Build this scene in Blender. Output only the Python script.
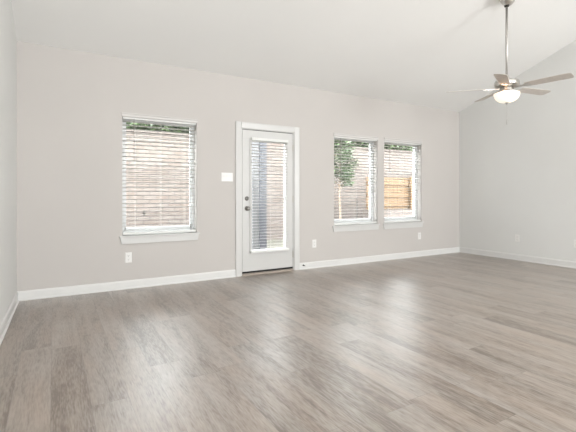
import bpy, bmesh, math, random
from mathutils import Vector, Matrix

random.seed(7)
for o in list(bpy.data.objects):
    bpy.data.objects.remove(o, do_unlink=True)
scene = bpy.context.scene
COL = scene.collection

# ------------------------------------------------------------------ camera
YAW = math.atan(235 / 401.5)
cd = bpy.data.cameras.new('camera')
cd.sensor_width = 36
cd.lens = 401.5 / 576 * 36
cd.shift_y = -21 / 576
cd.clip_start = 0.02
cd.clip_end = 200
cam = bpy.data.objects.new('camera', cd)
COL.objects.link(cam)
cam.location = (0, 0, 1.11)
cam.rotation_euler = (math.pi / 2, 0, -YAW)
scene.camera = cam

# ------------------------------------------------------------------ world
world = bpy.data.worlds.new('world')
scene.world = world
world.use_nodes = True
wn = world.node_tree
wn.nodes.clear()
wo = wn.nodes.new('ShaderNodeOutputWorld')
bg = wn.nodes.new('ShaderNodeBackground')
bg.inputs['Color'].default_value = (0.95, 0.975, 1.0, 1)
bg.inputs['Strength'].default_value = 17.5
wn.links.new(bg.outputs[0], wo.inputs[0])


# ------------------------------------------------------------------ lights
def area(name, loc, rot, sx, sy, power, color):
    l = bpy.data.lights.new(name, 'AREA')
    l.shape = 'RECTANGLE'
    l.size = sx
    l.size_y = sy
    l.energy = power
    l.color = color
    o = bpy.data.objects.new(name, l)
    COL.objects.link(o)
    o.location = loc
    o.rotation_euler = rot
    return o


# added fill lights behind the camera; the rear wall has no windows
area('rear_fill', (0.75, -4.3, 1.9), (math.radians(112), 0, 0), 2.2, 2.6, 325, (0.975, 0.99, 1.0))
area('rear_fill', (5.6, -4.3, 1.9), (math.radians(112), 0, 0), 1.7, 2.6, 345, (0.975, 0.99, 1.0))
# added overhead fill above the frame, with no ceiling fixture behind it
area('overhead_fill', (3.2, 0.6, 3.95), (0, 0, 0), 5.0, 1.6, 20, (0.98, 0.99, 1.0))

scene.view_settings.view_transform = 'Standard'
scene.view_settings.look = 'None'
scene.view_settings.exposure = 0.17
scene.view_settings.gamma = 1.0
scene.view_settings.use_curve_mapping = False


# ------------------------------------------------------------------ helpers
def new_mat(name):
    m = bpy.data.materials.new(name)
    m.use_nodes = True
    return m, m.node_tree, m.node_tree.nodes['Principled BSDF']


def plain(name, color, rough=0.5, metal=0.0, vary=0.03, scale=8.0, bump=0.0, bscale=200.0, spec=0.5):
    """procedural material: base colour gently varied by noise, optional fine bump"""
    m, nt, b = new_mat(name)
    tc = nt.nodes.new('ShaderNodeTexCoord')
    nz = nt.nodes.new('ShaderNodeTexNoise')
    nz.inputs['Scale'].default_value = scale
    nt.links.new(tc.outputs['Object'], nz.inputs['Vector'])
    cr = nt.nodes.new('ShaderNodeValToRGB')
    cr.color_ramp.elements[0].position = 0.3
    cr.color_ramp.elements[1].position = 0.7
    cr.color_ramp.elements[0].color = [c * (1 - vary) for c in color] + [1]
    cr.color_ramp.elements[1].color = [min(1, c * (1 + vary)) for c in color] + [1]
    nt.links.new(nz.outputs['Fac'], cr.inputs['Fac'])
    nt.links.new(cr.outputs['Color'], b.inputs['Base Color'])
    b.inputs['Roughness'].default_value = rough
    b.inputs['Metallic'].default_value = metal
    b.inputs['Specular IOR Level'].default_value = spec
    if bump:
        n2 = nt.nodes.new('ShaderNodeTexNoise')
        n2.inputs['Scale'].default_value = bscale
        nt.links.new(tc.outputs['Object'], n2.inputs['Vector'])
        bp = nt.nodes.new('ShaderNodeBump')
        bp.inputs['Strength'].default_value = bump
        bp.inputs['Distance'].default_value = 0.002
        nt.links.new(n2.outputs['Fac'], bp.inputs['Height'])
        nt.links.new(bp.outputs['Normal'], b.inputs['Normal'])
    return m


def mnode(nt, op, a, b=None, c=None):
    n = nt.nodes.new('ShaderNodeMath')
    n.operation = op
    for i, v in enumerate((a, b, c)):
        if v is None:
            continue
        if isinstance(v, (int, float)):
            n.inputs[i].default_value = v
        else:
            nt.links.new(v, n.inputs[i])
    return n.outputs[0]


def floor_mat():
    m, nt, b = new_mat('vinyl_plank')
    W, L = 0.185, 1.22
    tc = nt.nodes.new('ShaderNodeTexCoord')
    sp = nt.nodes.new('ShaderNodeSeparateXYZ')
    nt.links.new(tc.outputs['Object'], sp.inputs[0])
    x, y = sp.outputs['X'], sp.outputs['Y']
    xs = mnode(nt, 'DIVIDE', mnode(nt, 'ADD', x, 0.01), W)
    row = mnode(nt, 'FLOOR', xs)
    wn1 = nt.nodes.new('ShaderNodeTexWhiteNoise')
    wn1.noise_dimensions = '1D'
    nt.links.new(row, wn1.inputs['W'])
    ys = mnode(nt, 'ADD', mnode(nt, 'DIVIDE', y, L), mnode(nt, 'MULTIPLY', wn1.outputs['Value'], 7.3))
    colm = mnode(nt, 'FLOOR', ys)
    cmb = nt.nodes.new('ShaderNodeCombineXYZ')
    nt.links.new(row, cmb.inputs[0])
    nt.links.new(colm, cmb.inputs[1])
    wn2 = nt.nodes.new('ShaderNodeTexWhiteNoise')
    wn2.noise_dimensions = '2D'
    nt.links.new(cmb.outputs[0], wn2.inputs['Vector'])
    pid = wn2.outputs['Value']
    # grain coordinates: stretched along the plank, shifted per plank
    g = nt.nodes.new('ShaderNodeCombineXYZ')
    nt.links.new(mnode(nt, 'MULTIPLY', x, 12.0), g.inputs[0])
    nt.links.new(mnode(nt, 'MULTIPLY', y, 1.5), g.inputs[1])
    nt.links.new(mnode(nt, 'MULTIPLY', pid, 40.0), g.inputs[2])
    n1 = nt.nodes.new('ShaderNodeTexNoise')
    n1.inputs['Scale'].default_value = 1.0
    n1.inputs['Detail'].default_value = 8
    n1.inputs['Roughness'].default_value = 0.68
    n1.inputs['Distortion'].default_value = 0.6
    nt.links.new(g.outputs[0], n1.inputs['Vector'])
    g2 = nt.nodes.new('ShaderNodeCombineXYZ')
    nt.links.new(mnode(nt, 'MULTIPLY', x, 130.0), g2.inputs[0])
    nt.links.new(mnode(nt, 'MULTIPLY', y, 14.0), g2.inputs[1])
    nt.links.new(mnode(nt, 'MULTIPLY', pid, 17.0), g2.inputs[2])
    n2 = nt.nodes.new('ShaderNodeTexNoise')
    n2.inputs['Scale'].default_value = 1.0
    n2.inputs['Detail'].default_value = 3
    nt.links.new(g2.outputs[0], n2.inputs['Vector'])
    # cloudy warm and grey blotches inside the print
    g3 = nt.nodes.new('ShaderNodeCombineXYZ')
    nt.links.new(mnode(nt, 'MULTIPLY', x, 6.0), g3.inputs[0])
    nt.links.new(mnode(nt, 'MULTIPLY', y, 1.5), g3.inputs[1])
    nt.links.new(mnode(nt, 'MULTIPLY', pid, 23.0), g3.inputs[2])
    n3 = nt.nodes.new('ShaderNodeTexNoise')
    n3.inputs['Scale'].default_value = 1.0
    n3.inputs['Detail'].default_value = 4
    nt.links.new(g3.outputs[0], n3.inputs['Vector'])
    t = mnode(nt, 'ADD', mnode(nt, 'MULTIPLY', n1.outputs['Fac'], 0.95), mnode(nt, 'MULTIPLY', pid, 0.18))
    t = mnode(nt, 'ADD', t, mnode(nt, 'MULTIPLY', n2.outputs['Fac'], 0.62))
    t = mnode(nt, 'SUBTRACT', t, 0.36)
    cr = nt.nodes.new('ShaderNodeValToRGB')
    e = cr.color_ramp.elements
    e[0].position = 0.33
    e[0].color = (0.130, 0.092, 0.064, 1)
    e[1].position = 0.70
    e[1].color = (0.375, 0.328, 0.290, 1)
    k = e.new(0.50)
    k.color = (0.275, 0.228, 0.191, 1)
    nt.links.new(t, cr.inputs['Fac'])
    mx = nt.nodes.new('ShaderNodeMix')
    mx.data_type = 'RGBA'
    mx.blend_type = 'MULTIPLY'
    cr3 = nt.nodes.new('ShaderNodeValToRGB')
    cr3.color_ramp.elements[0].position = 0.32
    cr3.color_ramp.elements[0].color = (0.93, 0.855, 0.78, 1)
    cr3.color_ramp.elements[1].position = 0.65
    cr3.color_ramp.elements[1].color = (0.97, 0.99, 1.0, 1)
    nt.links.new(n3.outputs['Fac'], cr3.inputs['Fac'])
    mx.inputs['Factor'].default_value = 1.0
    nt.links.new(cr.outputs['Color'], mx.inputs['A'])
    nt.links.new(cr3.outputs['Color'], mx.inputs['B'])
    # joints
    fx = mnode(nt, 'FRACT', xs)
    fy = mnode(nt, 'FRACT', ys)
    jx = mnode(nt, 'LESS_THAN', mnode(nt, 'MINIMUM', fx, mnode(nt, 'SUBTRACT', 1.0, fx)), 0.0055)
    jy = mnode(nt, 'LESS_THAN', mnode(nt, 'MINIMUM', fy, mnode(nt, 'SUBTRACT', 1.0, fy)), 0.0010)
    j = mnode(nt, 'MAXIMUM', jx, jy)
    mj = nt.nodes.new('ShaderNodeMix')
    mj.data_type = 'RGBA'
    nt.links.new(mnode(nt, 'MULTIPLY', j, 0.55), mj.inputs['Factor'])
    nt.links.new(mx.outputs['Result'], mj.inputs['A'])
    mj.inputs['B'].default_value = (0.10, 0.085, 0.07, 1)
    nt.links.new(mj.outputs['Result'], b.inputs['Base Color'])
    r = mnode(nt, 'ADD', 0.29, mnode(nt, 'MULTIPLY', n1.outputs['Fac'], 0.14))
    nt.links.new(r, b.inputs['Roughness'])
    b.inputs['Specular IOR Level'].default_value = 0.9
    b.inputs['Coat Weight'].default_value = 0.65
    b.inputs['Coat Roughness'].default_value = 0.34
    b.inputs['Coat IOR'].default_value = 1.85
    bp = nt.nodes.new('ShaderNodeBump')
    bp.inputs['Strength'].default_value = 0.12
    bp.inputs['Distance'].default_value = 0.001
    nt.links.new(mnode(nt, 'SUBTRACT', n2.outputs['Fac'], j), bp.inputs['Height'])
    nt.links.new(bp.outputs['Normal'], b.inputs['Normal'])
    return m


def brick_mat():
    m, nt, b = new_mat('pale_brick')
    tc = nt.nodes.new('ShaderNodeTexCoord')
    sp = nt.nodes.new('ShaderNodeSeparateXYZ')
    nt.links.new(tc.outputs['Object'], sp.inputs[0])
    c = nt.nodes.new('ShaderNodeCombineXYZ')
    nt.links.new(mnode(nt, 'ADD', sp.outputs['X'], sp.outputs['Y']), c.inputs[0])
    nt.links.new(sp.outputs['Z'], c.inputs[1])
    br = nt.nodes.new('ShaderNodeTexBrick')
    br.inputs['Scale'].default_value = 1.0
    br.inputs['Brick Width'].default_value = 0.30
    br.inputs['Row Height'].default_value = 0.10
    br.inputs['Mortar Size'].default_value = 0.011
    br.inputs['Mortar Smooth'].default_value = 0.3
    br.inputs['Color1'].default_value = (0.105, 0.080, 0.067, 1)
    br.inputs['Color2'].default_value = (0.125, 0.104, 0.092, 1)
    br.inputs['Mortar'].default_value = (0.040, 0.034, 0.031, 1)
    nt.links.new(c.outputs[0], br.inputs['Vector'])
    nz = nt.nodes.new('ShaderNodeTexNoise')
    nz.inputs['Scale'].default_value = 3.0
    nz.inputs['Detail'].default_value = 6
    nt.links.new(tc.outputs['Object'], nz.inputs['Vector'])
    cr = nt.nodes.new('ShaderNodeValToRGB')
    cr.color_ramp.elements[0].position = 0.3
    cr.color_ramp.elements[0].color = (0.80, 0.80, 0.80, 1)
    cr.color_ramp.elements[1].position = 0.7
    cr.color_ramp.elements[1].color = (1, 1, 1, 1)
    nt.links.new(nz.outputs['Fac'], cr.inputs['Fac'])
    mx = nt.nodes.new('ShaderNodeMix')
    mx.data_type = 'RGBA'
    mx.blend_type = 'MULTIPLY'
    mx.inputs['Factor'].default_value = 1
    nt.links.new(br.outputs['Color'], mx.inputs['A'])
    nt.links.new(cr.outputs['Color'], mx.inputs['B'])
    nt.links.new(mx.outputs['Result'], b.inputs['Base Color'])
    b.inputs['Roughness'].default_value = 0.9
    bp = nt.nodes.new('ShaderNodeBump')
    bp.inputs['Strength'].default_value = 0.5
    bp.inputs['Distance'].default_value = 0.01
    nt.links.new(mnode(nt, 'SUBTRACT', 1.0, br.outputs['Fac']), bp.inputs['Height'])
    nt.links.new(bp.outputs['Normal'], b.inputs['Normal'])
    return m


def glass_mat():
    m = bpy.data.materials.new('window_glass')
    m.use_nodes = True
    nt = m.node_tree
    nt.nodes.clear()
    out = nt.nodes.new('ShaderNodeOutputMaterial')
    tr = nt.nodes.new('ShaderNodeBsdfTransparent')
    tr.inputs[0].default_value = (0.97, 0.985, 0.98, 1)
    gl = nt.nodes.new('ShaderNodeBsdfGlossy')
    gl.inputs['Roughness'].default_value = 0.02
    fr = nt.nodes.new('ShaderNodeFresnel')
    ge = nt.nodes.new('ShaderNodeNewGeometry')
    ior = mnode(nt, 'SUBTRACT', 1.45, mnode(nt, 'MULTIPLY', ge.outputs['Backfacing'], 1.45 - 1 / 1.45))
    nt.links.new(ior, fr.inputs['IOR'])
    mx = nt.nodes.new('ShaderNodeMixShader')
    nt.links.new(fr.outputs[0], mx.inputs[0])
    nt.links.new(tr.outputs[0], mx.inputs[1])
    nt.links.new(gl.outputs[0], mx.inputs[2])
    nt.links.new(mx.outputs[0], out.inputs[0])
    return m


def bowl_mat():
    m, nt, b = new_mat('frosted_bowl')
    tc = nt.nodes.new('ShaderNodeTexCoord')
    nz = nt.nodes.new('ShaderNodeTexNoise')
    nz.inputs['Scale'].default_value = 14
    nz.inputs['Detail'].default_value = 3
    nt.links.new(tc.outputs['Object'], nz.inputs['Vector'])
    cr = nt.nodes.new('ShaderNodeValToRGB')
    cr.color_ramp.elements[0].color = (1.0, 0.86, 0.66, 1)
    cr.color_ramp.elements[1].color = (1.0, 0.95, 0.84, 1)
    nt.links.new(nz.outputs['Fac'], cr.inputs['Fac'])
    b.inputs['Base Color'].default_value = (0.9, 0.87, 0.8, 1)
    b.inputs['Roughness'].default_value = 0.25
    nt.links.new(cr.outputs['Color'], b.inputs['Emission Color'])
    b.inputs['Emission Strength'].default_value = 0.55
    return m


def leaf_mat(name, c1, c2):
    m, nt, b = new_mat(name)
    g = nt.nodes.new('ShaderNodeNewGeometry')
    cr = nt.nodes.new('ShaderNodeValToRGB')
    cr.color_ramp.elements[0].color = c1 + (1,)
    cr.color_ramp.elements[1].color = c2 + (1,)
    nt.links.new(g.outputs['Random Per Island'], cr.inputs['Fac'])
    nt.links.new(cr.outputs['Color'], b.inputs['Base Color'])
    b.inputs['Roughness'].default_value = 0.6
    return m


M = {
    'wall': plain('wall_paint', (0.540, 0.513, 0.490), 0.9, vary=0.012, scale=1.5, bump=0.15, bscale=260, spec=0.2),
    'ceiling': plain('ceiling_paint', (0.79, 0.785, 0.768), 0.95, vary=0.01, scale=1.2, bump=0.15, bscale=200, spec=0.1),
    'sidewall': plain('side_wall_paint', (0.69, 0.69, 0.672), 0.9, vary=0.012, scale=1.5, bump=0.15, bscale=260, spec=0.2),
    'trim': plain('white_trim', (0.60, 0.595, 0.58), 0.35, vary=0.01),
    'baseboard': plain('baseboard_white', (0.68, 0.675, 0.66), 0.4, vary=0.01),
    'door': plain('door_paint', (0.57, 0.565, 0.55), 0.4, vary=0.01),
    'vinyl': plain('white_vinyl', (0.62, 0.63, 0.63), 0.4, vary=0.01),
    'slat': plain('blind_white', (0.45, 0.435, 0.415), 0.45, vary=0.015),
    'valance': plain('valance_offwhite', (0.60, 0.58, 0.56), 0.5, vary=0.01),
    'rail': plain('blind_rail_white', (0.72, 0.72, 0.70), 0.45, vary=0.015),
    'greyboard': plain('pale_grey_board', (0.11, 0.11, 0.115), 0.7, vary=0.06, scale=6),
    'cord': plain('blind_cord', (0.7, 0.7, 0.68), 0.8),
    'wand': plain('smoky_wand', (0.16, 0.14, 0.13), 0.3),
    'plate': plain('wall_plate_plastic', (0.75, 0.74, 0.72), 0.35, vary=0.01),
    'slot': plain('outlet_slot_dark', (0.12, 0.11, 0.10), 0.6),
    'nickel': plain('brushed_nickel', (0.55, 0.53, 0.50), 0.28, metal=1.0, vary=0.06, scale=60),
    'knob': plain('dark_satin_nickel', (0.26, 0.25, 0.235), 0.3, metal=1.0, vary=0.05, scale=60),
    'rod': plain('rod_nickel', (0.48, 0.46, 0.44), 0.4, metal=0.9, vary=0.06, scale=60),
    'darkmetal': plain('dark_metal', (0.05, 0.045, 0.04), 0.45, metal=0.6),
    'blade': plain('pale_blade', (0.58, 0.54, 0.50), 0.75, vary=0.05, scale=20),
    'threshold': plain('threshold_metal', (0.42, 0.36, 0.31), 0.5, vary=0.05),
    'sweep_gap': plain('black_sweep_and_gap', (0.015, 0.014, 0.013), 0.8),
    'cedar': plain('cedar_board', (0.095, 0.054, 0.023), 0.8, vary=0.12, scale=4, bump=0.3, bscale=40),
    'bark': plain('tree_bark', (0.20, 0.15, 0.11), 0.9, vary=0.2, scale=12, bump=0.5, bscale=50),
    'ground': plain('lawn_soil', (0.045, 0.042, 0.030), 0.95, vary=0.25, scale=3, bump=0.5, bscale=30),
    'concrete': plain('patio_concrete', (0.065, 0.062, 0.058), 0.9, vary=0.06, scale=5, bump=0.3, bscale=60),
    'bluepost': plain('blue_grey_paint', (0.045, 0.048, 0.060), 0.7, vary=0.08, scale=6),
    'soffit': plain('brown_soffit', (0.20, 0.14, 0.12), 0.8),
    'floor': floor_mat(), 'brick': brick_mat(), 'glass': glass_mat(), 'bowl': bowl_mat(),
    'leaf': leaf_mat('young_tree_leaf', (0.022, 0.042, 0.016), (0.085, 0.125, 0.055)),
    'leaf_far': leaf_mat('background_leaf', (0.014, 0.028, 0.008), (0.055, 0.085, 0.030)),
}


def bm_new():
    return bmesh.new()


def box(bm, x0, x1, y0, y1, z0, z1, mat=None):
    vs = [bm.verts.new((x, y, z)) for x in (x0, x1) for y in (y0, y1) for z in (z0, z1)]
    if mat is not None:
        for v in vs:
            v.co = mat @ v.co
    for f in ((0, 1, 3, 2), (4, 6, 7, 5), (0, 4, 5, 1), (2, 3, 7, 6), (0, 2, 6, 4), (1, 5, 7, 3)):
        bm.faces.new([vs[i] for i in f])
    return vs


def extrude_profile(bm, pts, axis, a0, a1):
    """closed 2D profile extruded along an axis; pts are (p,q): axis x -> (y,z), axis y -> (x,z), axis z -> (x,y)"""
    def P(p, q, a):
        return {'x': (a, p, q), 'y': (p, a, q), 'z': (p, q, a)}[axis]
    A = [bm.verts.new(P(p, q, a0)) for p, q in pts]
    B = [bm.verts.new(P(p, q, a1)) for p, q in pts]
    n = len(pts)
    bm.faces.new(A)
    bm.faces.new(B[::-1])
    for i in range(n):
        bm.faces.new([A[i], B[i], B[(i + 1) % n], A[(i + 1) % n]])


def lathe(bm, prof, cx=0, cy=0, seg=32, mat=None):
    """prof: list of (r,z) from top to bottom, capped at r=0"""
    rings = []
    for r, z in prof:
        if r < 1e-6:
            rings.append([bm.verts.new((cx, cy, z))])
        else:
            rings.append([bm.verts.new((cx + r * math.cos(2 * math.pi * i / seg), cy + r * math.sin(2 * math.pi * i / seg), z)) for i in range(seg)])
    for A, B in zip(rings, rings[1:]):
        for i in range(seg):
            j = (i + 1) % seg
            if len(A) == 1 and len(B) == 1:
                continue
            if len(A) == 1:
                bm.faces.new([A[0], B[i], B[j]])
            elif len(B) == 1:
                bm.faces.new([A[i], B[0], A[j]])
            else:
                bm.faces.new([A[i], B[i], B[j], A[j]])
    if mat is not None:
        for R in rings:
            for v in R:
                v.co = mat @ v.co


def tube(bm, pts, radii, seg=10):
    rings = []
    for i, p in enumerate(pts):
        p = Vector(p)
        d = (Vector(pts[min(i + 1, len(pts) - 1)]) - Vector(pts[max(i - 1, 0)])).normalized()
        u = d.orthogonal().normalized() if abs(d.z) < 0.9 else d.cross(Vector((0, 1, 0))).normalized()
        v = d.cross(u)
        r = radii[i] if isinstance(radii, (list, tuple)) else radii
        rings.append([bm.verts.new(p + r * (math.cos(2 * math.pi * k / seg) * u + math.sin(2 * math.pi * k / seg) * v)) for k in range(seg)])
    for A, B in zip(rings, rings[1:]):
        for k in range(seg):
            j = (k + 1) % seg
            bm.faces.new([A[k], A[j], B[j], B[k]])
    bm.faces.new(rings[0][::-1])
    bm.faces.new(rings[-1])


def obj(name, bm, mat, parent=None, smooth=False, bevel=0.0, label=None, origin=None):
    bmesh.ops.recalc_face_normals(bm, faces=bm.faces)
    me = bpy.data.meshes.new(name)
    bm.to_mesh(me)
    bm.free()
    me.materials.append(mat)
    if smooth:
        for p in me.polygons:
            p.use_smooth = True
    o = bpy.data.objects.new(name, me)
    COL.objects.link(o)
    if parent is not None:
        o.parent = parent
    if origin is not None:
        me.transform(Matrix.Translation(-Vector(origin)))
        o.location = origin
    if bevel:
        md = o.modifiers.new('bevel', 'BEVEL')
        md.width = bevel
        md.segments = 2
        md.limit_method = 'ANGLE'
    if label:
        o['label'] = label
    return o


def tag(o, label, cat, group=None, kind=None):
    o['label'] = label
    o['category'] = cat
    if group:
        o['group'] = group
    if kind:
        o['kind'] = kind
    return o


def thing(name, loc, label, cat, group=None, rz=0, kind=None):
    o = bpy.data.objects.new(name, None)
    o.empty_display_size = 0.1
    COL.objects.link(o)
    o.location = loc
    o.rotation_euler = (0, 0, rz)
    return tag(o, label, cat, group, kind)


def struct(o, label=None, cat=None):
    o['kind'] = 'structure'
    if label:
        o['label'] = label
    if cat:
        o['category'] = cat
    return o


# ------------------------------------------------------------------ dimensions
YB = 5.065            # inner face of the window wall
WT = 0.17             # its thickness
ZC = 2.724            # ceiling height at that wall
SL = 0.364            # ceiling slope
XR = 6.832            # right wall
YR = -4.5             # rear wall
YRIDGE = 1.6
def xl(y):            # left wall runs very slightly out of square
    return -0.327 - (YB - y) * 0.0215
def ceil_z(y):
    return ZC + SL * (YB - max(y, YRIDGE))


WIN = [(0.705, 1.600, 0.628, 2.040), (3.800, 4.708, 0.628, 2.040), (4.860, 5.772, 0.628, 2.040)]
DOOR = (2.205, 3.085, 0.0, 2.045)

# ------------------------------------------------------------------ room shell
bm = bm_new()
box(bm, -0.75, XR + 0.15, YR - 0.15, YB + WT, -0.14, 0.0)
struct(obj('floor', bm, M['floor']), 'grey brown wood-look vinyl plank floor', 'floor')

# window wall in one mesh, built round its openings
bm = bm_new()
ops = sorted([DOOR] + WIN)
xprev = -0.6
ztop = ZC + 0.02
for (x0, x1, z0, z1) in ops:
    box(bm, xprev, x0, YB, YB + WT, 0, ztop)
    if z0 > 0:
        box(bm, x0, x1, YB, YB + WT, 0, z0)
    box(bm, x0, x1, YB, YB + WT, z1, ztop)
    xprev = x1
box(bm, xprev, XR + 0.15, YB, YB + WT, 0, ztop)
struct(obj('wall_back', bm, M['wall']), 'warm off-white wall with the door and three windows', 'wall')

bm = bm_new()
vs = [(xl(YB + WT), YB + WT), (xl(YR), YR), (xl(YR) - 0.15, YR), (xl(YB + WT) - 0.15, YB + WT)]
extr = [(p[0], p[1]) for p in vs]
ys = [YB, YRIDGE, YR]
# prism with sloping top
def side_wall(bm, xa, xb):
    prof = [(YB, 0), (YB, ceil_z(YB)), (YRIDGE, ceil_z(YRIDGE)), (YR, ceil_z(YRIDGE)), (YR, 0)]
    A = [bm.verts.new((xa(y), y, z)) for y, z in prof]
    B = [bm.verts.new((xb(y), y, z)) for y, z in prof]
    bm.faces.new(A)
    bm.faces.new(B[::-1])
    for i in range(5):
        j = (i + 1) % 5
        bm.faces.new([A[i], B[i], B[j], A[j]])
side_wall(bm, xl, lambda y: xl(y) - 0.14)
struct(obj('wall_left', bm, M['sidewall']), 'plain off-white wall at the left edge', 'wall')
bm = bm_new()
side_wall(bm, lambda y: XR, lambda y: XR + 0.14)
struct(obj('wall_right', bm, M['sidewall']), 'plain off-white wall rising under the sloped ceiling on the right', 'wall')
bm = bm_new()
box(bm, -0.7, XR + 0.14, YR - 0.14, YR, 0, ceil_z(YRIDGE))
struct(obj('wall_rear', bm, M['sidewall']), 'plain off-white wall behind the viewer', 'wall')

bm = bm_new()
prof = [(YB + WT, ZC - SL * WT), (YRIDGE, ceil_z(YRIDGE)), (YR - 0.14, ceil_z(YRIDGE)), (YR - 0.14, ceil_z(YRIDGE) + 0.15),
        (YRIDGE, ceil_z(YRIDGE) + 0.15), (YB + WT, ZC - SL * WT + 0.15)]
extrude_profile(bm, prof, 'x', -0.75, XR + 0.16)
struct(obj('ceiling', bm, M['ceiling']), 'white vaulted ceiling sloping down to the window wall', 'ceiling')

# baseboards: flat face, eased top, small quarter-round shoe at the floor
BASE = [(0, 0), (0.024, 0), (0.024, 0.008), (0.019, 0.016), (0.013, 0.019), (0.013, 0.080), (0.010, 0.090), (0.005, 0.098), (0, 0.100)]
def base_y(bm, x0, x1):
    extrude_profile(bm, [(YB - p, q) for p, q in BASE], 'x', x0, x1)
bm = bm_new()
base_y(bm, xl(YB) + 0.0, 2.135)
base_y(bm, 3.157, XR)
struct(obj('baseboard_back', bm, M['baseboard']), 'white baseboard along the window wall', 'baseboard')
bm = bm_new()
A = [bm.verts.new((xl(YB) + p, YB, q)) for p, q in BASE]
B = [bm.verts.new((xl(YR) + p, YR, q)) for p, q in BASE]
bm.faces.new(A)
bm.faces.new(B[::-1])
for i in range(len(BASE)):
    j = (i + 1) % len(BASE)
    bm.faces.new([A[i], B[i], B[j], A[j]])
struct(obj('baseboard_left', bm, M['baseboard']), 'white baseboard along the left wall', 'baseboard')
bm = bm_new()
extrude_profile(bm, [(XR - p, q) for p, q in BASE], 'y', YR, YB)
struct(obj('baseboard_right', bm, M['baseboard']), 'white baseboard along the right wall', 'baseboard')


# ------------------------------------------------------------------ windows
def build_window(idx, W, label):
    x0, x1, z0, z1 = W
    yf = YB + 0.095
    root = thing('window_%d' % idx, ((x0 + x1) / 2, YB, z0), label, 'window')
    struct(root)
    inv = Matrix.Translation(-root.location)
    def add(name, bm, mat, bevel=0.0, lab=None):
        bmesh.ops.transform(bm, matrix=inv, verts=bm.verts)
        return obj(name, bm, mat, root, bevel=bevel, label=lab)
    # vinyl frame with jambs, head, bottom and the rails of the two sashes
    fw = 0.040
    bm = bm_new()
    box(bm, x0, x0 + fw, yf, yf + 0.075, z0, z1)
    box(bm, x1 - fw, x1, yf, yf + 0.075, z0, z1)
    box(bm, x0 + fw, x1 - fw, yf, yf + 0.075, z1 - fw, z1)
    box(bm, x0 + fw, x1 - fw, yf, yf + 0.075, z0, z0 + 0.055)
    add('window_frame', bm, M['vinyl'], 0.003)
    zm = (z0 + z1) / 2
    bm = bm_new()
    s = 0.018
    ys_ = yf + 0.012
    box(bm, x0 + fw, x0 + fw + s, ys_, ys_ + 0.028, z0 + 0.055, z1 - fw)
    box(bm, x1 - fw - s, x1 - fw, ys_, ys_ + 0.028, z0 + 0.055, z1 - fw)
    box(bm, x0 + fw, x1 - fw, ys_, ys_ + 0.028, z0 + 0.055, z0 + 0.085)
    add('sash', bm, M['vinyl'], 0.002)
    bm = bm_new()
    box(bm, x0 + fw, x1 - fw, yf + 0.024, yf + 0.028, z0 + 0.055, z1 - fw)
    add('pane', bm, M['glass'], lab='clear glass pane')
    # stool board with ears and mitred apron below
    bm = bm_new()
    e = 0.036
    pr = [(x0, yf), (x1, yf), (x1, YB), (x1 + e, YB), (x1 + e, YB - 0.030), (x0 - e, YB - 0.030), (x0 - e, YB), (x0, YB)]
    A = [bm.verts.new((p, q, z0 - 0.018)) for p, q in pr]
    B = [bm.verts.new((p, q, z0 + 0.001)) for p, q in pr]
    bm.faces.new(A)
    bm.faces.new(B[::-1])
    for i in range(8):
        j = (i + 1) % 8
        bm.faces.new([A[i], B[i], B[j], A[j]])
    add('window_sill', bm, M['trim'], 0.004)
    bm = bm_new()
    zt, zb = z0 - 0.018, z0 - 0.098
    pr = [(x0 - 0.026, zt), (x1 + 0.026, zt), (x1 + 0.010, zb), (x0 - 0.010, zb)]
    extrude_profile(bm, pr, 'y', YB - 0.016, YB)
    add('apron', bm, M['trim'], 0.003)
    return root


build_window(1, WIN[0], 'window left of the door, looking onto pale brick')
build_window(2, WIN[1], 'window just right of the door, with a young tree outside')
build_window(3, WIN[2], 'window nearest the right corner, with a cedar fence outside')


# ------------------------------------------------------------------ blinds
def slat(bm, x0, x1, yc, zc, depth, tilt, thick=0.0028):
    c, s = math.cos(tilt), math.sin(tilt)
    n = 4
    top, bot = [], []
    for i in range(n + 1):
        u = (i / n - 0.5) * depth
        crown = 0.0016 * (1 - (2 * i / n - 1) ** 2)
        for lst, off in ((top, thick / 2), (bot, -thick / 2)):
            w = crown + off
            lst.append((yc + u * c - w * s, zc + u * s + w * c))
    extrude_profile(bm, top + bot[::-1], 'x', x0, x1)


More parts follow.
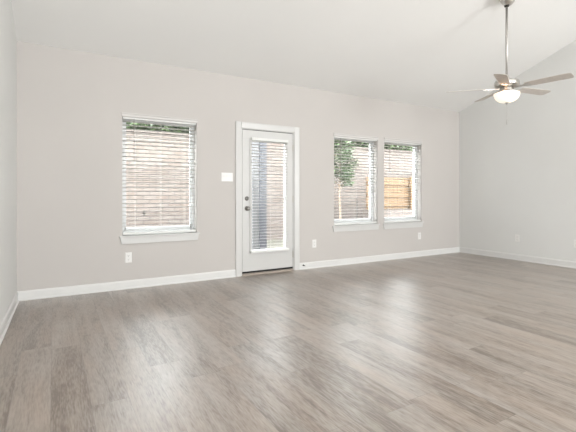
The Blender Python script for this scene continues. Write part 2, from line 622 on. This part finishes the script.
def build_blind(W, label, group, wand_x, wand_len, n=29, valance=True):
    x0, x1, z0, z1 = W
    xc = (x0 + x1) / 2
    root = thing('window_blind', (xc, YB, z0), label, 'blind', group)
    inv = Matrix.Translation(-root.location)
    def add(name, bm, mat, bevel=0.0, lab=None, par=None, smooth=False):
        bmesh.ops.transform(bm, matrix=inv, verts=bm.verts)
        return obj(name, bm, mat, par or root, bevel=bevel, label=lab, smooth=smooth)
    a, b = x0 + 0.008, x1 - 0.008
    yc = YB + 0.032
    # valance: a moulded board with returns, just proud of the wall
    bm = bm_new()
    vz0, vz1 = z1 - 0.006, z1 + 0.044
    pr = [(YB - 0.008, vz0), (YB - 0.014, vz0 + 0.006), (YB - 0.014, vz1 - 0.020), (YB - 0.020, vz1 - 0.010), (YB - 0.020, vz1), (YB - 0.002, vz1), (YB - 0.002, vz0)]
    extrude_profile(bm, pr, 'x', x0 - 0.010, x1 + 0.010)
    add('valance', bm, M['valance'])
    bm = bm_new()
    box(bm, a, b, yc - 0.026, yc + 0.026, z1 - 0.028, z1 - 0.002)
    add('headrail', bm, M['rail'], 0.002)
    bm = bm_new()
    ztop, zbot = z1 - 0.052, z0 + 0.056
    for i in range(n):
        zc = ztop + (zbot - ztop) * i / (n - 1)
        slat(bm, a, b, yc, zc, 0.050, math.radians(SLAT_TILT))
    add('slats', bm, M['slat'])
    bm = bm_new()
    box(bm, a, b, yc - 0.026, yc + 0.026, z0 + 0.010, z0 + 0.034)
    add('bottom_rail', bm, M['rail'], 0.003)
    for fx in (0.16, 0.5, 0.84):
        x = a + (b - a) * fx
        bm = bm_new()
        tube(bm, [(x, yc - 0.0275, z1 - 0.045), (x, yc - 0.0275, z0 + 0.03)], 0.0009, 5)
        tube(bm, [(x, yc + 0.0275, z1 - 0.045), (x, yc + 0.0275, z0 + 0.03)], 0.0009, 5)
        add('ladder_cord', bm, M['cord'])
    bm = bm_new()
    tube(bm, [(wand_x, YB - 0.004, z1 - 0.024), (wand_x, YB - 0.006, z1 - 0.06)], 0.0022, 6)
    tube(bm, [(wand_x, YB - 0.006, z1 - 0.055), (wand_x, YB - 0.007, z1 - wand_len)], [0.0042, 0.0048], 6)
    add('tilt_wand', bm, M['wand'], lab='thin dark tilt wand')
    return root


SLAT_TILT = -6.0
BG = 'white faux wood blinds in the windows'
build_blind(WIN[0], 'white horizontal slat blind in the lone window left of the door', BG, 0.835, 0.52)
build_blind(WIN[1], 'white horizontal slat blind in the middle window, tree behind it', BG, 3.93, 0.62)
build_blind(WIN[2], 'white horizontal slat blind in the window nearest the room corner', BG, 4.985, 0.52)

# ------------------------------------------------------------------ exterior door
droot = thing('door_1', (2.645, YB, 0), 'white full-glass exterior door in the window wall', 'door')
struct(droot)
dinv = Matrix.Translation(-droot.location)
def dadd(name, bm, mat, bevel=0.0, lab=None, par=None, smooth=False):
    bmesh.ops.transform(bm, matrix=dinv, verts=bm.verts)
    return obj(name, bm, mat, par or droot, bevel=bevel, label=lab, smooth=smooth)
# casing and jamb
bm = bm_new()
CW = [(0, 0), (0.085, 0), (0.085, 0.018), (0.070, 0.020), (0.020, 0.014), (0.004, 0.012), (0, 0.008)]
ci0, ci1, ch = 2.222, 3.070, 2.026
extrude_profile(bm, [(ci0 - p, YB - q) for p, q in CW], 'z', 0, ch + 0.085)
extrude_profile(bm, [(ci1 + p, YB - q) for p, q in CW], 'z', 0, ch + 0.085)
extrude_profile(bm, [(YB - q, ch + p) for p, q in CW], 'x', ci0, ci1)
dadd('casing', bm, M['trim'], 0.002)
bm = bm_new()
box(bm, DOOR[0], 2.236, YB, YB + WT, 0.0, 2.018)
box(bm, 3.056, DOOR[1], YB, YB + WT, 0.0, 2.018)
box(bm, DOOR[0], DOOR[1], YB, YB + WT, 2.018, DOOR[3])
dadd('jamb', bm, M['trim'], 0.001)
bm = bm_new()
box(bm, 2.236, 3.056, YB - 0.012, YB + WT, 0.0, 0.016)
box(bm, 2.236, 3.056, YB + 0.02, YB + WT, 0.016, 0.026)
dadd('threshold', bm, M['threshold'], 0.003)
# slab with a glazed opening
sx0, sx1, sz0, sz1 = 2.243, 3.050, 0.054, 2.010
ys0, ys1 = YB + 0.006, YB + 0.050
gx0, gx1, gz0, gz1 = 2.385, 2.925, 0.34, 1.865
bm = bm_new()
box(bm, sx0, gx0, ys0, ys1, sz0, sz1)
box(bm, gx1, sx1, ys0, ys1, sz0, sz1)
box(bm, gx0, gx1, ys0, ys1, sz0, gz0)
box(bm, gx0, gx1, ys0, ys1, gz1, sz1)
bmesh.ops.remove_doubles(bm, verts=bm.verts, dist=1e-5)
dadd('door_panel', bm, M['door'])
bm = bm_new()
box(bm, sx0, sx1, ys0 + 0.004, ys1 - 0.004, 0.027, sz0)
dadd('door_sweep', bm, M['sweep_gap'], lab='black weather strip under the door')
bm = bm_new()
box(bm, 2.2362, 2.2425, YB + 0.016, YB + 0.050, 0.03, 2.0175)
box(bm, 2.2425, 3.0555, YB + 0.016, YB + 0.050, 2.0105, 2.0175)
dadd('gap_strip', bm, M['sweep_gap'], lab='black strip deepening the dark gap round the door')  # black strip added to deepen the dark line of the gap
bm = bm_new()
L_ = 0.034
for (a, b, c, d) in ((gx0 - L_, gx0, gz0 - L_, gz1 + L_), (gx1, gx1 + L_, gz0 - L_, gz1 + L_), (gx0, gx1, gz1, gz1 + L_), (gx0, gx1, gz0 - L_, gz0)):
    box(bm, a, b, ys0 - 0.012, ys0, c, d)
    box(bm, a, b, ys1, ys1 + 0.012, c, d)
dadd('glazing_frame', bm, M['door'], 0.004)
bm = bm_new()
box(bm, gx0, gx1, ys0 + 0.028, ys0 + 0.033, gz0, gz1)
dadd('pane', bm, M['glass'], lab='tall clear glass pane')
RY = Matrix.Rotation(math.radians(90), 4, 'X')     # local z -> towards -y (into the room)
def facing(x, z):
    return Matrix.Translation((x, ys0, z)) @ RY
bm = bm_new()
lathe(bm, [(0, 0.0), (0.033, 0.0), (0.033, 0.004), (0.028, 0.009), (0.013, 0.010), (0.011, 0.030), (0.020, 0.036), (0.0275, 0.046), (0.0285, 0.056), (0.022, 0.066), (0.010, 0.070), (0, 0.071)], mat=facing(2.312, 0.925), seg=24)
dadd('door_knob', bm, M['knob'], smooth=True, lab='round satin nickel door knob')
bm = bm_new()
lathe(bm, [(0, 0.0), (0.031, 0.0), (0.031, 0.005), (0.024, 0.013), (0, 0.014)], mat=facing(2.310, 1.062), seg=24)
box(bm, 2.310 - 0.005, 2.310 + 0.005, ys0 - 0.030, ys0 - 0.013, 1.062 - 0.016, 1.062 + 0.016)
dadd('deadbolt', bm, M['knob'], smooth=True, lab='satin nickel deadbolt thumb turn')
for z in (0.24, 1.05, 1.80):
    bm = bm_new()
    tube(bm, [(3.053, YB - 0.004, z - 0.05), (3.053, YB - 0.004, z + 0.05)], 0.0065, 10)
    box(bm, 3.040, 3.053, ys0 - 0.003, ys0 + 0.0, z - 0.045, z + 0.045)
    dadd('hinge', bm, M['nickel'], smooth=False)

# blind mounted on the door
db = thing('door_blind', (2.655, ys0, 0.30), 'white slat blind mounted over the glass of the exterior door', 'blind')
dbi = Matrix.Translation(-db.location)
def dbadd(name, bm, mat, bevel=0.0, lab=None):
    bmesh.ops.transform(bm, matrix=dbi, verts=bm.verts)
    return obj(name, bm, mat, db, bevel=bevel, label=lab)
bx0, bx1 = 2.362, 2.946
yc = ys0 - 0.012 - 0.021
bm = bm_new()
box(bm, bx0, bx1, yc - 0.018, ys0 - 0.0125, 1.868, 1.905)
dbadd('headrail', bm, M['rail'], 0.003)
bm = bm_new()
n = 37
for i in range(n):
    slat(bm, bx0 + 0.006, bx1 - 0.006, yc, 1.850 - (1.850 - 0.375) * i / (n - 1), 0.038, math.radians(SLAT_TILT), 0.0026)
dbadd('slats', bm, M['slat'])
bm = bm_new()
box(bm, bx0 - 0.012, bx1 + 0.012, yc - 0.022, ys0 - 0.0125, 0.306, 0.338)
dbadd('bottom_rail', bm, M['rail'], 0.004)
for x in (2.47, 2.655, 2.84):
    bm = bm_new()
    tube(bm, [(x, yc - 0.021, 1.87), (x, yc - 0.021, 0.335)], 0.0009, 5)
    dbadd('ladder_cord', bm, M['cord'])


# ------------------------------------------------------------------ switches and outlets
def wall_plate(root, w, h, t=0.006):
    bm = bm_new()
    b = 0.006
    pr0 = [(-w / 2, -h / 2), (w / 2, -h / 2), (w / 2, h / 2), (-w / 2, h / 2)]
    A = [bm.verts.new((p, 0, q)) for p, q in pr0]
    B = [bm.verts.new((p * (1 - 2 * b / w), -t, q * (1 - 2 * b / h))) for p, q in pr0]
    Cc = [bm.verts.new((p, -t * 0.4, q)) for p, q in pr0]
    bm.faces.new(A)
    bm.faces.new(B)
    for i in range(4):
        j = (i + 1) % 4
        bm.faces.new([A[i], A[j], Cc[j], Cc[i]])
        bm.faces.new([Cc[i], Cc[j], B[j], B[i]])
    obj('cover_plate', bm, M['plate'], root)


def outlet(loc, rz, label, group):
    r = thing('wall_outlet', loc, label, 'outlet', group, rz)
    wall_plate(r, 0.074, 0.122)
    for dz in (0.021, -0.021):
        bm = bm_new()
        seg = 16
        pts = []
        for k in range(seg):
            a = 2 * math.pi * k / seg
            pts.append((max(-0.0135, min(0.0135, 0.0172 * math.cos(a))), dz + 0.0165 * math.sin(a)))
        extrude_profile(bm, pts, 'y', -0.0085, -0.0055)
        rec = obj('receptacle', bm, M['plate'], r)
        bm = bm_new()
        box(bm, -0.0075, -0.0050, -0.0090, -0.0084, dz + 0.000, dz + 0.010)
        box(bm, 0.0050, 0.0072, -0.0090, -0.0084, dz + 0.001, dz + 0.009)
        box(bm, -0.0022, 0.0022, -0.0090, -0.0084, dz - 0.010, dz - 0.005)
        obj('slots', bm, M['slot'], rec)
    bm = bm_new()
    lathe(bm, [(0, 0.0055), (0.0032, 0.0055), (0.0028, 0.0075), (0, 0.0078)], mat=RY, seg=10)
    obj('screw', bm, M['plate'], r)
    return r


OG = 'white duplex outlets low on the walls'
outlet((0.772, YB, 0.368), 0, 'white duplex outlet below the window left of the door', OG)
outlet((3.425, YB, 0.370), 0, 'white outlet plate between the door and the middle window', OG)
outlet((5.716, YB, 0.370), 0, 'white outlet plate under the window nearest the corner', OG)
outlet((XR, 3.93, 0.372), -math.pi / 2, 'white outlet plate low on the right wall, nearer the corner', OG)
outlet((XR, 3.035, 0.372), -math.pi / 2, 'white wall plate cut off by the right edge of the photo', OG)

sw = thing('light_switch', (2.016, YB, 1.350), 'white three-gang rocker switch plate left of the door', 'switch')
wall_plate(sw, 0.165, 0.118)
for dx in (-0.046, 0, 0.046):
    bm = bm_new()
    extrude_profile(bm, [(-0.0055, -0.033), (-0.0055, 0.033), (-0.011, 0.033), (-0.0075, 0.0), (-0.008, -0.033)], 'x', dx - 0.0165, dx + 0.0165)
    obj('rocker', bm, M['plate'], sw)

# spring door stop on the baseboard right of the door
ds = thing('door_stop', (3.222, YB - 0.013, 0.062), 'small metal door stop on the baseboard right of the door', 'door stop')
bm = bm_new()
lathe(bm, [(0, 0.0), (0.012, 0.0), (0.012, 0.004), (0.006, 0.006)] + [(0.0055 if k % 2 else 0.0042, 0.008 + 0.0035 * k) for k in range(14)] + [(0, 0.058)], mat=RY, seg=14)
obj('spring', bm, M['darkmetal'], ds, smooth=True)
bm = bm_new()
lathe(bm, [(0, 0.054), (0.007, 0.054), (0.008, 0.060), (0.007, 0.070), (0, 0.071)], mat=RY, seg=14)
obj('rubber_tip', bm, M['plate'], ds, smooth=True, label='white rubber tip')

# ------------------------------------------------------------------ ceiling fan
FX, FY = 4.682, 2.822
ZB = 2.388                     # blade plane
fz = ceil_z(FY)
fan = thing('ceiling_fan', (FX, FY, fz), 'brushed nickel five-blade ceiling fan with lit bowl on a long downrod', 'ceiling fan')
def fobj(name, bm, mat, par=fan, smooth=True, lab=None, bevel=0):
    o = obj(name, bm, mat, par, smooth=smooth, label=lab, bevel=bevel)
    return o
def fz_(z):
    return z - fz
# canopy, tilted to lie against the slope
bm = bm_new()
tl = math.atan(SL)
lathe(bm, [(0, 0.0), (0.092, 0.0), (0.095, -0.014), (0.093, -0.060), (0.085, -0.105), (0.066, -0.140), (0.046, -0.160), (0.034, -0.166), (0, -0.166)], seg=36,
      mat=Matrix.Rotation(-tl * 0.45, 4, 'X') @ Matrix.Translation((0, 0, -0.002)))
fobj('canopy', bm, M['nickel'])
bm = bm_new()
lathe(bm, [(0, -0.150), (0.026, -0.152), (0.030, -0.165), (0.026, -0.178), (0.016, -0.186), (0, -0.186)], seg=24)
fobj('hanger_ball', bm, M['darkmetal'])
bm = bm_new()
lathe(bm, [(0, -0.15), (0.0135, -0.15), (0.0135, fz_(ZB + 0.12)), (0, fz_(ZB + 0.12))], seg=20)
fobj('downrod', bm, M['rod'])
bm = bm_new()
lathe(bm, [(0, fz_(ZB + 0.155)), (0.018, fz_(ZB + 0.155)), (0.026, fz_(ZB + 0.135)), (0.034, fz_(ZB + 0.105)), (0.05, fz_(ZB + 0.095)),
           (0.105, fz_(ZB + 0.090)), (0.128, fz_(ZB + 0.082)), (0.136, fz_(ZB + 0.070)), (0.136, fz_(ZB + 0.030)), (0.125, fz_(ZB + 0.018)),
           (0.095, fz_(ZB + 0.010)), (0, fz_(ZB + 0.010))], seg=48)
fobj('motor_housing', bm, M['nickel'])
bm = bm_new()
lathe(bm, [(0, fz_(ZB + 0.010)), (0.075, fz_(ZB + 0.010)), (0.078, fz_(ZB - 0.020)), (0.078, fz_(ZB - 0.040)), (0.132, fz_(ZB - 0.048)), (0.137, fz_(ZB - 0.054)),
           (0.135, fz_(ZB - 0.064)), (0, fz_(ZB - 0.064))], seg=48)
fobj('light_fitter', bm, M['nickel'])
bm = bm_new()
prof = [(0, fz_(ZB - 0.064))]
for k in range(11):
    a = math.radians(90 * k / 10)
    prof.append((0.141 * math.cos(a) ** 0.75 if k < 10 else 0.0, fz_(ZB - 0.064 - 0.110 * math.sin(a))))
lathe(bm, prof, seg=48)
bowl = fobj('light_bowl', bm, M['bowl'], lab='glowing frosted glass bowl')
bm = bm_new()
lathe(bm, [(0, fz_(ZB - 0.168)), (0.020, fz_(ZB - 0.171)), (0.022, fz_(ZB - 0.177)), (0.012, fz_(ZB - 0.185)), (0.008, fz_(ZB - 0.194)), (0, fz_(ZB - 0.197))], seg=20)
fobj('finial', bm, M['rod'])
bm = bm_new()
zc0, zc1 = fz_(ZB - 0.196), fz_(1.95)
k = 0
z = zc0
while z > zc1:
    bmesh.ops.create_uvsphere(bm, u_segments=6, v_segments=4, radius=0.0022, matrix=Matrix.Translation((0.004, 0, z)))
    z -= 0.0046
lathe(bm, [(0, zc1 + 0.07), (0.003, zc1 + 0.068), (0.0062, zc1 + 0.03), (0.005, zc1 + 0.006), (0, zc1)], cx=0.004, seg=12)
fobj('pull_chain', bm, M['rod'])

# blades: flat tapered paddles with rounded outer corners, pitched, each on its iron
def blade_bm():
    bm = bm_new()
    r0, r1 = 0.205, 0.675
    pts = [(r0, -0.050), (r0 + 0.10, -0.058), (r1 - 0.05, -0.068), (r1 - 0.018, -0.062), (r1 - 0.003, -0.046), (r1, -0.02), (r1, 0.02), (r1 - 0.003, 0.046),
           (r1 - 0.018, 0.062), (r1 - 0.05, 0.068), (r0 + 0.10, 0.058), (r0, 0.050)]
    extrude_profile(bm, pts, 'z', -0.003, 0.003)
    return bm
def iron_bm():
    bm = bm_new()
    pts = [(0.085, -0.018), (0.14, -0.012), (0.18, -0.020), (0.22, -0.038), (0.262, -0.040), (0.262, -0.022), (0.235, -0.008), (0.235, 0.008), (0.262, 0.022),
           (0.262, 0.040), (0.22, 0.038), (0.18, 0.020), (0.14, 0.012), (0.085, 0.018)]
    extrude_profile(bm, pts, 'z', -0.0075, -0.0035)
    for x, y in ((0.245, -0.031), (0.245, 0.031), (0.215, 0.0)):
        lathe(bm, [(0, -0.003), (0.006, -0.0075), (0.005, -0.011), (0, -0.0115)], cx=x, cy=y, seg=10)
    return bm
wc_blade = None
for k in range(5):
    ang = math.radians(20 + 72 * k) - YAW
    if wc_blade is None:
        bl = obj('blade', blade_bm(), M['blade'], fan, bevel=0.0015)
        ir = obj('blade_iron', iron_bm(), M['nickel'], bl)
        wc_blade = (bl, ir)
    else:
        bl = wc_blade[0].copy()
        COL.objects.link(bl)
        bl.parent = fan
        ir = wc_blade[1].copy()
        COL.objects.link(ir)
        ir.parent = bl
    bl.location = (0, 0, fz_(ZB))
    bl.rotation_euler = Matrix.Rotation(ang, 3, 'Z').to_4x4().to_euler()
    bl.rotation_euler = (Matrix.Rotation(ang, 4, 'Z') @ Matrix.Rotation(math.radians(-12), 4, 'X')).to_euler()

# the fan lamp's own light, escaping over the rim of the bowl
pl = bpy.data.lights.new('fan_bulb', 'POINT')
pl.energy = 0.5
pl.color = (1.0, 0.62, 0.40)
pl.shadow_soft_size = 0.05
for a in (20, 200):
    o = bpy.data.objects.new('fan_bulb', pl)
    COL.objects.link(o)
    o.parent = fan
    o.location = (0.17 * math.cos(math.radians(a)), 0.17 * math.sin(math.radians(a)), fz_(ZB - 0.040))

# ------------------------------------------------------------------ outdoors
bm = bm_new()
box(bm, -14, 30, YB + WT, 26, -0.30, -0.15)
tag(obj('lawn', bm, M['ground']), 'muted green lawn ground behind the house', 'ground', kind='structure')
bm = bm_new()
box(bm, 1.2, 4.6, YB + WT + 0.002, 7.2, -0.15, -0.06)
tag(obj('patio_slab', bm, M['concrete'], bevel=0.01), 'pale concrete patio slab outside the door', 'patio')

YW = 10.0
bm = bm_new()
box(bm, -12, 28, YW, YW + 0.25, -0.16, 2.60)
box(bm, -12, 28, YW - 0.03, YW + 0.28, 2.60, 2.66)
tag(obj('brick_wall', bm, M['brick']), 'long pale pinkish brick garden wall filling the view outside', 'brick wall', kind='structure')

# post of the patio cover, seen through the left of the door glass
PX0, PX1, PY0 = 3.265, 3.41, 6.60
pc = thing('patio_post', (3.337, PY0, -0.06), 'blue grey patio post seen through the left of the door glass', 'post')
def pcadd(name, bm, mat, lab=None, bevel=0.0):
    bmesh.ops.transform(bm, matrix=Matrix.Translation(-pc.location), verts=bm.verts)
    return obj(name, bm, mat, pc, label=lab, bevel=bevel)
bm = bm_new()
box(bm, PX0, PX1, PY0, PY0 + 0.16, -0.06, 2.28)
pcadd('post', bm, M['bluepost'], 'blue grey square post', 0.004)
bm = bm_new()
box(bm, PX0 - 0.13, PX0 - 0.002, PY0 + 0.03, PY0 + 0.13, -0.06, 2.28)
pcadd('trim_board', bm, M['greyboard'], 'pale grey board beside the post')
bm = bm_new()
box(bm, 1.9, 4.3, PY0 - 0.02, PY0 + 0.18, 2.28, 2.50)
pcadd('beam', bm, M['soffit'], 'dark brown beam')
# cedar fence on a low brick kerb, outside the corner window
LX0, FYF = 7.15, 8.0
bm = bm_new()
box(bm, LX0, 14.0, FYF, FYF + 0.25, -0.16, 0.70)
tag(obj('brick_kerb', bm, M['brick']), 'low brick wall under the cedar fence', 'low wall', kind='structure')
fence = thing('wooden_fence', (LX0, FYF + 0.1, 0.70), 'orange cedar plank fence seen through the window nearest the corner', 'fence')
fi = Matrix.Translation(-fence.location)
def feadd(name, bm, lab=None):
    bmesh.ops.transform(bm, matrix=fi, verts=bm.verts)
    return obj(name, bm, M['cedar'], fence, label=lab)
bm = bm_new()
x = LX0 + 0.02
i = 0
while x < 13.8:
    box(bm, x, x + 0.138, FYF + 0.135, FYF + 0.153, 0.71 + 0.004 * (i % 3), 1.585 + 0.006 * (i % 2))
    x += 0.142
    i += 1
feadd('fence_boards', bm)
for z in (0.80, 1.06, 1.38):
    bm = bm_new()
    box(bm, LX0 + 0.02, 13.8, FYF + 0.095, FYF + 0.134, z, z + 0.085)
    feadd('rail', bm)
for x in (8.72, 11.0, 13.3):
    bm = bm_new()
    box(bm, x, x + 0.09, FYF + 0.02, FYF + 0.094, 0.70, 1.63)
    feadd('fence_post', bm)


# trees ----------------------------------------------------------------
def leaves(bm, centres, count, size, rnd):
    for _ in range(count):
        c, r = rnd.choice(centres)
        while True:
            d = Vector((rnd.uniform(-1, 1), rnd.uniform(-1, 1), rnd.uniform(-1, 1)))
            if d.length < 1:
                break
        p = Vector(c) + Vector((d.x * r[0], d.y * r[1], d.z * r[2]))
        s = size * rnd.uniform(0.6, 1.3)
        R = Matrix.Rotation(rnd.uniform(0, 6.28), 3, 'Z') @ Matrix.Rotation(rnd.uniform(-1.2, 1.2), 3, 'X') @ Matrix.Rotation(rnd.uniform(0, 6.28), 3, 'Z')
        vs = [bm.verts.new(p + R @ Vector(q)) for q in ((-s, 0, 0), (-0.2 * s, 0.42 * s, 0.08 * s), (s, 0, 0), (-0.2 * s, -0.42 * s, 0.08 * s))]
        bm.faces.new(vs)


def tree(loc, label, height, crown_z, crown_r, nleaf, size, mat, trunk_r, seed, group=None, name='tree'):
    rnd = random.Random(seed)
    r = thing(name, loc, label, 'tree', group)
    bm = bm_new()
    pts = [(0, 0, 0), (0.01, 0.0, crown_z * 0.5), (-0.01, 0.01, crown_z), (0.0, 0.0, height * 0.8), (0.02, 0, height * 0.96)]
    tube(bm, pts, [trunk_r, trunk_r * 0.85, trunk_r * 0.7, trunk_r * 0.4, trunk_r * 0.12], 8)
    centres = []
    for k in range(14):
        a = k * 2.4 + rnd.uniform(-0.3, 0.3)
        z0 = crown_z + (height - crown_z) * (0.02 + 0.75 * k / 14)
        fall = math.sin(math.pi * (0.22 + 0.72 * k / 14)) 
        rr = crown_r * fall * rnd.uniform(0.55, 0.8)
        e = (rr * math.cos(a), rr * math.sin(a), z0 + (height - crown_z) * 0.14)
        tube(bm, [(0, 0, z0 - 0.02), (e[0] * 0.5, e[1] * 0.5, (z0 + e[2]) / 2), e], [trunk_r * 0.4, trunk_r * 0.25, trunk_r * 0.08], 6)
        centres.append((e, (crown_r * 0.42, crown_r * 0.42, (height - crown_z) * 0.13)))
    centres.append(((0, 0, height * 0.93), (crown_r * 0.35, crown_r * 0.35, (height - crown_z) * 0.12)))
    centres.append(((0, 0, (crown_z + height) / 2), (crown_r * 0.6, crown_r * 0.6, (height - crown_z) * 0.36)))
    obj('trunk', bm, M['bark'], r, smooth=True)
    bm = bm_new()
    leaves(bm, centres, nleaf, size, rnd)
    obj('foliage', bm, mat, r)
    return r


tree((6.26, 8.1, -0.15), 'slim young green tree standing before the brick wall', 2.95, 1.38, 0.46, 2600, 0.055, M['leaf'], 0.028, 3, name='young_tree')
st = thing('garden_stake', (6.99, 8.3, -0.15), 'thin dark stake in the ground right of the young tree', 'stake')
bm = bm_new()
tube(bm, [(0, 0, 0), (0, 0, 1.15)], 0.016, 8)
lathe(bm, [(0, 1.19), (0.02, 1.17), (0.02, 1.14), (0, 1.14)], seg=8)
obj('stake_pole', bm, M['darkmetal'], st)

# hedge growing along the far side of the brick wall, its top showing over the coping
rn = random.Random(11)
hedge = thing('hedge', (6.0, 11.1, -0.15), 'long leafy green hedge showing over the top of the brick wall', 'hedge')
bm = bm_new()
cs = []
x = -8.5
while x < 15:
    cs.append(((x, rn.uniform(-0.15, 0.15), 3.0 + rn.uniform(-0.10, 0.12)), (0.55, 0.45, 0.60)))
    x += 0.42
leaves(bm, cs, 32000, 0.13, rn)
obj('foliage', bm, M['leaf_far'], hedge)
x = -8.0
while x < 14.6:
    bm = bm_new()
    tube(bm, [(x, 0, 0), (x + 0.03, 0.02, 1.2), (x - 0.02, 0.0, 2.8)], [0.05, 0.04, 0.015], 7)
    obj('stem', bm, M['bark'], hedge, smooth=True)
    x += 1.6

# two little dark fixtures low on the brick wall
for x, z, lab in ((1.87, 0.68, 'small dark tap on the brick, seen through the left window'), (8.71, 0.56, 'small dark tap on the brick, seen through the middle window')):
    s = thing('garden_tap', (x, YW, z), lab, 'tap')
    bm = bm_new()
    lathe(bm, [(0, 0.0), (0.035, 0.0), (0.035, 0.006), (0.014, 0.010), (0.014, 0.09), (0, 0.09)], mat=RY, seg=12)
    tube(bm, [(0, -0.085, 0.0), (0, -0.10, -0.03), (0, -0.10, -0.08)], [0.014, 0.014, 0.018], 8)
    obj('spout', bm, M['darkmetal'], s)
    bm = bm_new()
    lathe(bm, [(0, 0.075), (0.008, 0.075), (0.008, 0.05), (0.03, 0.05), (0.034, 0.043), (0.03, 0.036), (0, 0.036)], cy=-0.06, seg=12)
    obj('tap_wheel', bm, M['darkmetal'], s)
